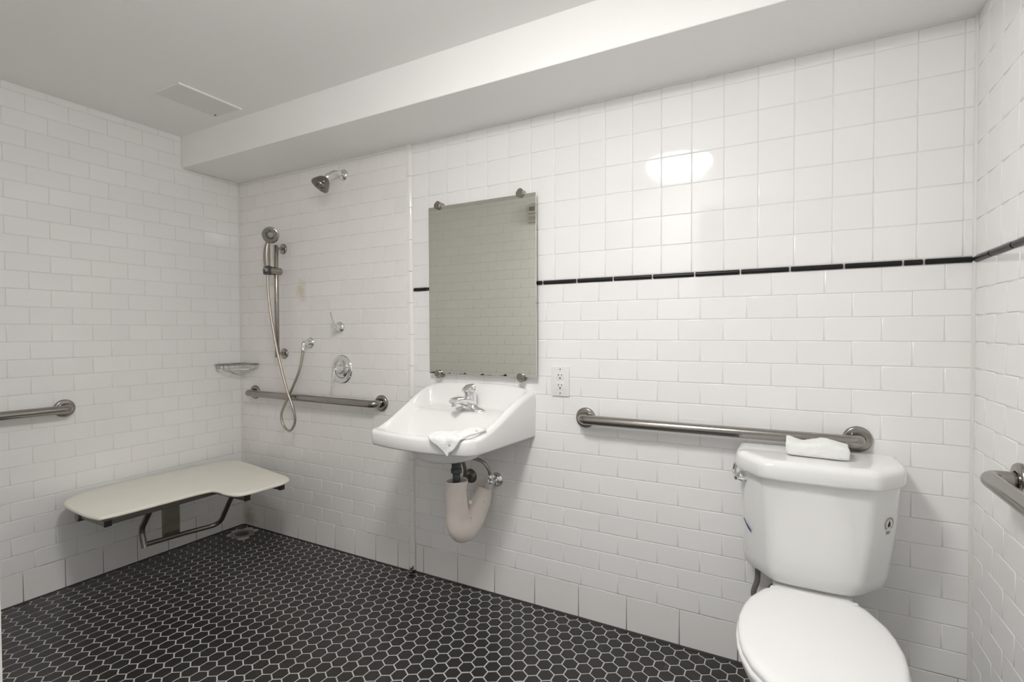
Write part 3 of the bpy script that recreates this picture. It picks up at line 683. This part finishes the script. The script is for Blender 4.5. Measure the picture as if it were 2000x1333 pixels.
# ------------------------------------------------------------------ drain pipe, sleeve and supply under the sink
DX, DY = 1.735, -0.205
t = thing('sink_drain_pipe', 'dark grey drain pipe hanging below the sink bowl', 'pipe', (DX, DY, 0.50))
part('tailpiece', lathe([(0.016, 0), (0.016, 0.17)], (DX, DY, 0.51), (0, 0, 1), 20), M['pvc'], t)
part('lock_nut', lathe([(0.034, 0), (0.034, 0.006), (0.024, 0.012), (0.021, 0.030), (0.020, 0.055)], (DX, DY, 0.672), (0, 0, -1), 24), M['pvc'], t)
part('slip_nut', lathe([(0.020, 0), (0.0235, 0.004), (0.0235, 0.020), (0.020, 0.024)], (DX, DY, 0.592), (0, 0, 1), 12), M['pvc'], t)
t = thing('pipe_cover', 'soft off-white vinyl sleeve wrapped around the sink trap', 'pipe cover', (DX, -0.12, 0.29))
pth = spline([(DX, DY, 0.562), (DX, DY-0.002, 0.50), (DX, DY, 0.42), (DX+0.004, DY+0.022, 0.360), (DX+0.014, DY+0.070, 0.350), (DX+0.028, DY+0.118, 0.400), (DX+0.038, DY+0.150, 0.455), (DX+0.043, DY+0.165, 0.492)], 6)
n_ = len(pth); rad = []
for i in range(n_):
    f = i/(n_-1); rad.append(0.050+0.012*math.exp(-((f-0.48)/0.22)**2)-0.009*ss((f-0.78)/0.22))
vf = tube(pth, rad, 20, False, 1.0)
Vn = []
for v in vf[0]:
    q = noise.noise(v*26)*0.005; Vn.append(Vector((DX+0.012+(v.x-DX-0.012)*0.82+q, v.y+q*0.6, v.z+noise.noise(v*19+Vector((3, 1, 0)))*0.006)))
me_o = part('sleeve', (Vn, vf[1]), M['vinyl'], t)
sm = me_o.modifiers.new('thickness', 'SOLIDIFY'); sm.thickness = 0.003
for p in ((DX+0.036, DY+0.052, 0.462), (DX+0.062, DY+0.128, 0.448)): part('snap_button', lathe([(0.008, 0), (0.008, 0.002), (0.005, 0.004)], Vector(p)+Vector((0.004, -0.008, 0)), (0.62, -0.78, 0.1), 14), M['white_plastic'], t)
SVX, SVZ = 1.812, 0.522
t = thing('stop_valve', 'chrome water stop valve on the wall below the sink', 'valve', (SVX, 0, SVZ), 'water stop valves low on the wall')
part('escutcheon', lathe([(0.033, 0), (0.032, 0.004), (0.024, 0.012), (0.012, 0.016)], (SVX, 0, SVZ), (0, -1, 0), 28), M['chrome'], t)
part('body', lathe([(0.011, 0.01), (0.011, 0.035), (0.014, 0.038), (0.014, 0.058), (0.008, 0.062)], (SVX, 0, SVZ), (0, -1, 0), 18), M['chrome'], t)
part('handle', loft([[Vector((SVX+0.021*math.cos(q), -0.066-d, SVZ-0.010+0.013*math.sin(q))) for q in [2*math.pi*i/20 for i in range(20)]] for d in (0, 0.012)]), M['chrome'], t)
part('outlet_nut', lathe([(0.009, 0), (0.010, 0.012), (0.010, 0.024), (0.007, 0.028)], (SVX, -0.048, SVZ+0.006), (-0.2, -0.1, 1), 12), M['chrome'], t)
so = part('supply_hose', tube(spline([(SVX-0.005, -0.050, SVZ+0.030), (SVX-0.010, -0.056, SVZ+0.060), (SVX-0.034, -0.066, SVZ+0.092), (SVX-0.075, -0.080, SVZ+0.106), (SVX-0.115, -0.10, SVZ+0.118), (SVX-0.125, -0.115, SVZ+0.21)], 8), 0.0072, 12), M['nickel'])
tag(so, 'curved metal water supply tube from the stop valve up to the sink', 'hose')
so = part('supply_hose', tube(spline([(1.672, -0.052, 0.525), (1.678, -0.056, 0.565), (1.668, -0.062, 0.605), (1.648, -0.075, 0.645), (1.635, -0.10, 0.72)], 8), 0.0075, 12), M['steel_dark'])
tag(so, 'dark water supply tube rising behind the sink drain pipe', 'hose')
t = thing('stop_valve', 'dark water stop valve on the wall behind the vinyl pipe sleeve', 'valve', (1.672, 0, 0.52), 'water stop valves low on the wall')
part('escutcheon', lathe([(0.033, 0), (0.032, 0.004), (0.024, 0.012), (0.012, 0.016)], (1.672, 0, 0.52), (0, -1, 0), 24), M['steel_dark'], t)
part('body', lathe([(0.011, 0.01), (0.011, 0.038), (0.014, 0.040), (0.014, 0.066), (0.008, 0.068)], (1.672, 0, 0.52), (0, -1, 0), 16), M['steel_dark'], t)

# ------------------------------------------------------------------ washcloth over the sink's front rim
def cloth_point(x, s):
    """s: distance outward along the profile; s=0 at the front rim edge, negative = into the basin"""
    u = max(-0.99, min(0.99, (x-XC)/s_hw(0.95)))
    dp = s_depth(u)
    if s <= 0:
        v = 1+s/dp
        y = -v*dp; z = max(s_h(u, v), s_h(u, 0.965)-0.14*s)+0.005
        if v > 0.965: z = s_h(u, 0.965)+0.004-0.004*(v-0.965)/0.035
        return Vector((x, y-0.002, z))
    z0 = s_h(u, 0.965)
    return Vector((x, -dp-0.005-0.002*math.sin(s*60), z0+0.000-s))
CW = [(1.795, -0.012), (1.806, -0.040), (1.845, -0.058), (1.893, -0.066), (1.915, -0.105), (1.950, -0.112), (1.966, -0.088), (1.962, -0.055), (1.945, -0.024), (1.930, 0.006), (1.912, 0.032), (1.905, 0.034), (1.899, 0.026), (1.885, 0.062), (1.868, 0.044), (1.846, 0.026), (1.815, 0.008)]
def inside(px, ps):
    c = False; n = len(CW)
    for i in range(n):
        x1, y1 = CW[i-1]; x2, y2 = CW[i]
        if (y1 > ps) != (y2 > ps) and px < (x2-x1)*(ps-y1)/(y2-y1)+x1: c = not c
    return c
bm = bmesh.new()
pv = [bm.verts.new((x, s, 0)) for x, s in [(p.x, p.y) for p in spline([(x, s, 0) for x, s in CW], 4, True)]]
bm.faces.new(pv); bmesh.ops.triangulate(bm, faces=bm.faces[:])
for _ in range(4):
    es = [e for e in bm.edges if e.calc_length() > 0.008]
    if not es: break
    bmesh.ops.subdivide_edges(bm, edges=es, cuts=1, use_grid_fill=False); bmesh.ops.triangulate(bm, faces=bm.faces[:])
V = []; bm.verts.index_update()
for v in bm.verts:
    p = cloth_point(v.co.x, v.co.y); q = Vector((v.co.x*30, v.co.y*30, 0))
    fold = 0.011*max(0, math.sin((v.co.x*0.80+v.co.y*0.6)*125+0.6))**2*(0.35+0.65*ss((v.co.x-1.86)/0.05))+0.006*(noise.noise(q)+0.6)
    p += Vector((0, -fold*0.55, fold*0.8)); V.append(p)
F = [tuple(v.index for v in f.verts) for f in bm.faces]; bm.free()
wc = part('washcloth', (V, F), M['terry'], None, True, None)
sm = wc.modifiers.new('thickness', 'SOLIDIFY'); sm.thickness = 0.006; sm.offset = 1
tag(wc, 'crumpled white washcloth draped over the front rim of the sink', 'washcloth')

# ------------------------------------------------------------------ toilet
TX = 3.034
toilet = thing('toilet', 'white two-piece toilet with closed lid against the tiled wall', 'toilet', (TX, -0.30, 0.0))
def tank_loop(hw, yb, yf, z, ch=0.078, chy=0.105, dx=0.0):
    P = [(-hw, yb), (-hw, yf+chy), (-hw+ch, yf+0.004), (-hw*0.3, yf-0.004), (hw*0.3, yf-0.004), (hw-ch, yf+0.004), (hw, yf+chy), (hw, yb)]
    return [Vector((TX+dx+p.x, p.y, z)) for p in round_poly(P, [0.015, 0.035, 0.018, 0.05, 0.05, 0.018, 0.035, 0.015], 5)]
part('tank', loft([tank_loop(0.165, -0.045, -0.172, 0.405, 0.07, 0.08, -0.008), tank_loop(0.186, -0.035, -0.202, 0.409, dx=-0.008), tank_loop(0.1955, -0.030, -0.215, 0.424, dx=-0.007), tank_loop(0.200, -0.028, -0.222, 0.458, dx=-0.006), tank_loop(0.209, -0.026, -0.244, 0.60), tank_loop(0.216, -0.024, -0.262, 0.748)]), M['porcelain'], toilet, True, R(60))
part('tank_lid', loft([tank_loop(0.214, -0.020, -0.268, 0.744), tank_loop(0.2225, -0.014, -0.280, 0.7455), tank_loop(0.2245, -0.013, -0.283, 0.752), tank_loop(0.2245, -0.013, -0.283, 0.782), tank_loop(0.222, -0.016, -0.280, 0.791), tank_loop(0.216, -0.022, -0.273, 0.797), tank_loop(0.204, -0.034, -0.260, 0.800), tank_loop(0.196, -0.042, -0.252, 0.8003)]), M['porcelain'], toilet, True, R(60))
lidline = loft([[Vector((TX-0.205, y, z)), Vector((TX-0.02, y, z)), Vector((TX-0.02, y+0.008, z+0.0)), Vector((TX-0.205, y+0.008, z))] for y, z in ((-0.064, 0.7995), (-0.062, 0.8025))])
def egg(s, z, yb=-0.292, dy=0.0, front=-0.783, wid=0.179):
    """elongated bowl outline, s = offset outward"""
    pts = []; n = 48; yc = -0.545
    for i in range(n):
        q = 2*math.pi*i/n; cx, sx = math.cos(q), math.sin(q)
        if sx < 0: y = yc+(yc-front+s)*sx; 
        else: y = yc+(yb-yc+s)*abs(sx)**1.0
        ex = 0.80 if sx > 0 else 0.94
        pts.append(Vector((3.024+math.copysign(abs(cx)**ex, cx)*(wid+s), y+dy, z)))
    return pts
def lid_outline(s, z):
    ys = [(-0.285, .107), (-0.303, .111), (-0.314, .124), (-0.338, .135), (-0.39, .159), (-0.44, .170), (-0.50, .1765), (-0.56, .1745), (-0.61, .1675), (-0.655, .156), (-0.705, .134), (-0.745, .102), (-0.772, .058), (-0.782, .02)]
    left = [(-x, y) for y, x in ys]; right = [(x, y) for y, x in reversed(ys)]
    P = left+right; out = []; n = len(P)
    for i in range(n):
        a = Vector(P[i-1]); b = Vector(P[(i+1) % n]); tg = (b-a).normalized(); nm = Vector((-tg.y, tg.x))
        p = Vector(P[i]); 
        if nm.dot(p-Vector((0, -0.53))) < 0: nm = -nm
        out.append(Vector((3.024+p.x+nm.x*s, p.y+nm.y*s, z)))
    return out
part('seat_lid', loft([lid_outline(-0.006, 0.4185), lid_outline(0, 0.420), lid_outline(0.001, 0.427), lid_outline(-0.002, 0.433), lid_outline(-0.010, 0.4365), lid_outline(-0.03, 0.4385)]), M['seat_plastic'], toilet, True, R(60))
part('seat', loft([lid_outline(-0.004, 0.3995), lid_outline(0.003, 0.401), lid_outline(0.005, 0.408), lid_outline(0.003, 0.415), lid_outline(-0.004, 0.4175)]), M['seat_plastic'], toilet, True, R(60))
for dx in (-0.075, 0.075): part('hinge', rbox((3.024+dx, -0.274, 0.4080), (0.05, 0.030, 0.022), 0.008, 3), M['seat_plastic'], toilet)
def bowl_loop(wid, yb, yf, z, yc=None):
    pts = []; n = 44; yc = (yb*0.55+yf*0.45) if yc is None else yc
    for i in range(n):
        q = 2*math.pi*i/n; c, s = math.cos(q), math.sin(q)
        pts.append(Vector((3.026+math.copysign(abs(c)**0.85, c)*wid, yc+(yc-yf)*s if s < 0 else yc+(yb-yc)*abs(s)**0.8, z)))
    return pts
part('bowl', loft([bowl_loop(0.118, -0.12, -0.600, 0.0), bowl_loop(0.120, -0.12, -0.602, 0.012), bowl_loop(0.112, -0.125, -0.590, 0.03), bowl_loop(0.104, -0.13, -0.580, 0.10), bowl_loop(0.108, -0.13, -0.600, 0.17), bowl_loop(0.128, -0.14, -0.655, 0.24), bowl_loop(0.156, -0.15, -0.715, 0.30), bowl_loop(0.176, -0.17, -0.758, 0.345), bowl_loop(0.1845, -0.19, -0.780, 0.375), bowl_loop(0.185, -0.20, -0.783, 0.390), bowl_loop(0.180, -0.21, -0.778, 0.3985), bowl_loop(0.150, -0.24, -0.74, 0.400)]), M['porcelain'], toilet, True, R(60))
part('tank_shelf', join(rbox((3.026, -0.175, 0.370), (0.215, 0.26, 0.055), 0.018, 3), rbox((3.026, -0.13, 0.2), (0.16, 0.14, 0.33), 0.04, 3)), M['porcelain'], toilet)
# flush lever on the left chamfer of the tank
lv = Vector((TX-0.202, -0.178, 0.719)); ln = Vector((-0.80, -0.60, 0)).normalized()
lvr = part('flush_lever', lathe([(0.016, -0.006), (0.0165, 0.006), (0.014, 0.012), (0.010, 0.020), (0.011, 0.026), (0.004, 0.029)], lv, ln, 22), M['chrome'], toilet)
part('lever_arm', tube(fillet([lv+ln*0.022, lv+ln*0.026+Vector((-0.004, 0.012, 0.012)), lv+ln*0.012+Vector((-0.016, 0.062, 0.026))], 0.01, 4), [0.0065]*7 if False else 0.006, 10, True, 0.6), M['chrome'], lvr)
# water-saving label on the right chamfer, blue mark on the left one
def decal(parent, name, c, n, polys, mt, lift):
    n = Vector(n).normalized(); up = Vector((0, 0, 1)); up = (up-n*up.dot(n)).normalized(); rt = up.cross(n); V = []; F = []
    for P in polys:
        k = len(V); m_ = len(P)
        V += [Vector(c)+rt*x+up*y+n*lift for x, y in P]+[Vector(c)+rt*x+up*y+n*(lift-0.0004) for x, y in P]
        F += [tuple(k+i for i in range(m_)), tuple(k+m_+i for i in reversed(range(m_)))]+[(k+i, k+(i+1) % m_, k+m_+(i+1) % m_, k+m_+i) for i in range(m_)]
    return part(name, (V, F), mt, parent, False)
rc = Vector((TX+0.1755, -0.2005, 0.632)); rn = Vector((0.80, -0.60, 0)); rn.z = 0.0
rn = Vector((0.79, -0.61, -0.11)).normalized(); rc = Vector((TX+0.1800, -0.1835, 0.634))
def circle(r, n=28, cx=0, cy=0): return [(cx+r*math.cos(2*math.pi*i/n), cy+r*math.sin(2*math.pi*i/n)) for i in range(n)]
lb = decal(toilet, 'water_label', rc, rn, [circle(0.021)], M['paper'], 0.0010)
drop = [(0, 0.0115)]+[(0.0062*math.cos(q), -0.0035+0.0062*math.sin(q)) for q in [R(155)+R(230)*i/14 for i in range(15)]]
decal(lb, 'drop_mark', rc, rn, [drop], M['ink'], 0.0015)
ticks = []
for i in range(22):
    q = R(-50)+R(280)*i/21; w_ = 0.0011 if i % 3 else 0.0006; e = R(3.2)
    ticks.append([(r_*math.cos(q+s*e), r_*math.sin(q+s*e)) for r_, s in ((0.0145, -1), (0.0185+w_, -1), (0.0185+w_, 1), (0.0145, 1))])
decal(lb, 'label_print', rc, rn, ticks, M['ink_grey'], 0.0015)
decal(lb, 'label_print', rc, rn, [[(-0.008+0.006*i, -0.0305+0.0045*j), (-0.004+0.006*i, -0.0305+0.0045*j), (-0.004+0.006*i, -0.0278+0.0045*j), (-0.008+0.006*i, -0.0278+0.0045*j)] for i in range(3) for j in range(2)], M['ink_grey'], 0.0012)
bn = Vector((-0.79, -0.61, -0.11)).normalized(); bc = Vector((TX-0.1830, -0.1700, 0.560))
decal(toilet, 'blue_label', bc, bn, [[(-0.020, 0.020), (-0.010, 0.006), (0.004, -0.004), (0.012, -0.010), (0.012, -0.018), (-0.002, -0.012), (-0.014, 0.002), (-0.022, 0.014)]], M['ink_blue'], 0.0022)
# braided supply hose from the tank to the wall stop
part('supply_hose', tube(spline([(2.874, -0.105, 0.405), (2.873, -0.105, 0.36), (2.862, -0.106, 0.318), (2.866, -0.104, 0.298), (2.885, -0.095, 0.300), (2.905, -0.080, 0.320), (2.925, -0.060, 0.330), (2.94, -0.02, 0.26)], 8), 0.0085, 12), M['hose_grey'], toilet)
t = thing('stop_valve', 'small chrome water stop valve on the wall behind the toilet bowl', 'valve', (2.94, 0, 0.235), 'water stop valves low on the wall')
part('escutcheon', lathe([(0.030, 0), (0.030, 0.003), (0.012, 0.010)], (2.94, 0, 0.235), (0, -1, 0), 20), M['chrome'], t)
part('body', lathe([(0.010, 0.006), (0.011, 0.040), (0.014, 0.042), (0.012, 0.055)], (2.94, 0, 0.235), (0, -1, 0), 16), M['chrome'], t)

# ------------------------------------------------------------------ folded towel on the tank lid
def towel():
    prof = []
    x0, x1 = 2.956, 3.118; loops = []
    nx = 34
    for i in range(nx+1):
        f = i/nx; x = x0+(x1-x0)*f; e = 1-0.10*(abs(2*f-1)**8); lp = []
        yo = -0.012*f
        for k in range(48):
            q = 2*math.pi*k/48; c, s = math.cos(q), math.sin(q)
            yy = -0.138+yo+math.copysign(abs(c)**0.45, c)*0.050*e; zz_ = 0.8245+math.copysign(abs(s)**0.5, s)*0.0235*e
            # fold lines on the back half, soft bulge at the front fold
            if c > 0.55: zz_ += 0.0025*math.sin(zz_*420)*0; yy += 0.006*math.sin((zz_-0.80)*400)
            p = Vector((x, yy, zz_)); w_ = noise.noise(p*38)*0.0045+noise.noise(p*90)*0.0018
            if s > -0.6: p += Vector((noise.noise(p*45+Vector((9, 0, 0)))*0.006*(abs(2*f-1)**6), w_*0.5*c, w_+(0.006*math.sin(f*9+2)*ss((s+0.2)))))
            if p.z < 0.8008: p.z = 0.8008
            lp.append(p)
        loops.append(lp)
    return loft(loops)
tw = part('folded_towel', towel(), M['terry'], None, True, None)
tag(tw, 'folded white hand towel lying on the toilet tank lid', 'towel')

# ------------------------------------------------------------------ alarm device on the front wall, seen in the mirror
ax_, az_ = 1.165, 2.135
t = thing('fire_alarm', 'white wall alarm with rounded top and red marking, seen in the mirror', 'alarm', (ax_, YF, az_-0.075))
sec = round_poly([(-0.055, -0.075), (0.055, -0.075), (0.055, 0.075), (-0.055, 0.075)], [0.012, 0.012, 0.05, 0.05], 6)
part('housing', loft([[Vector((ax_+p.x*s, YF+d, az_+p.y*s)) for p in sec] for d, s in ((0, 1), (0.035, 1), (0.042, 0.94))]), M['alarm_shaded'], t)
part('lens', rbox((ax_, YF+0.045, az_+0.030), (0.045, 0.02, 0.030), 0.005, 2), M['nozzle'], t)
part('red_marking', join(*[rbox((ax_-0.027+0.018*i, YF+0.0425, az_-0.008), (0.010, 0.002, 0.009), 0.0008, 1) for i in range(4)]), M['ink_red'], t, False)
part('grille', join(*[rbox((ax_, YF+0.0425, az_-0.032-0.008*i), (0.070, 0.002, 0.003), 0.0008, 1) for i in range(4)]), M['nozzle'], t, False)
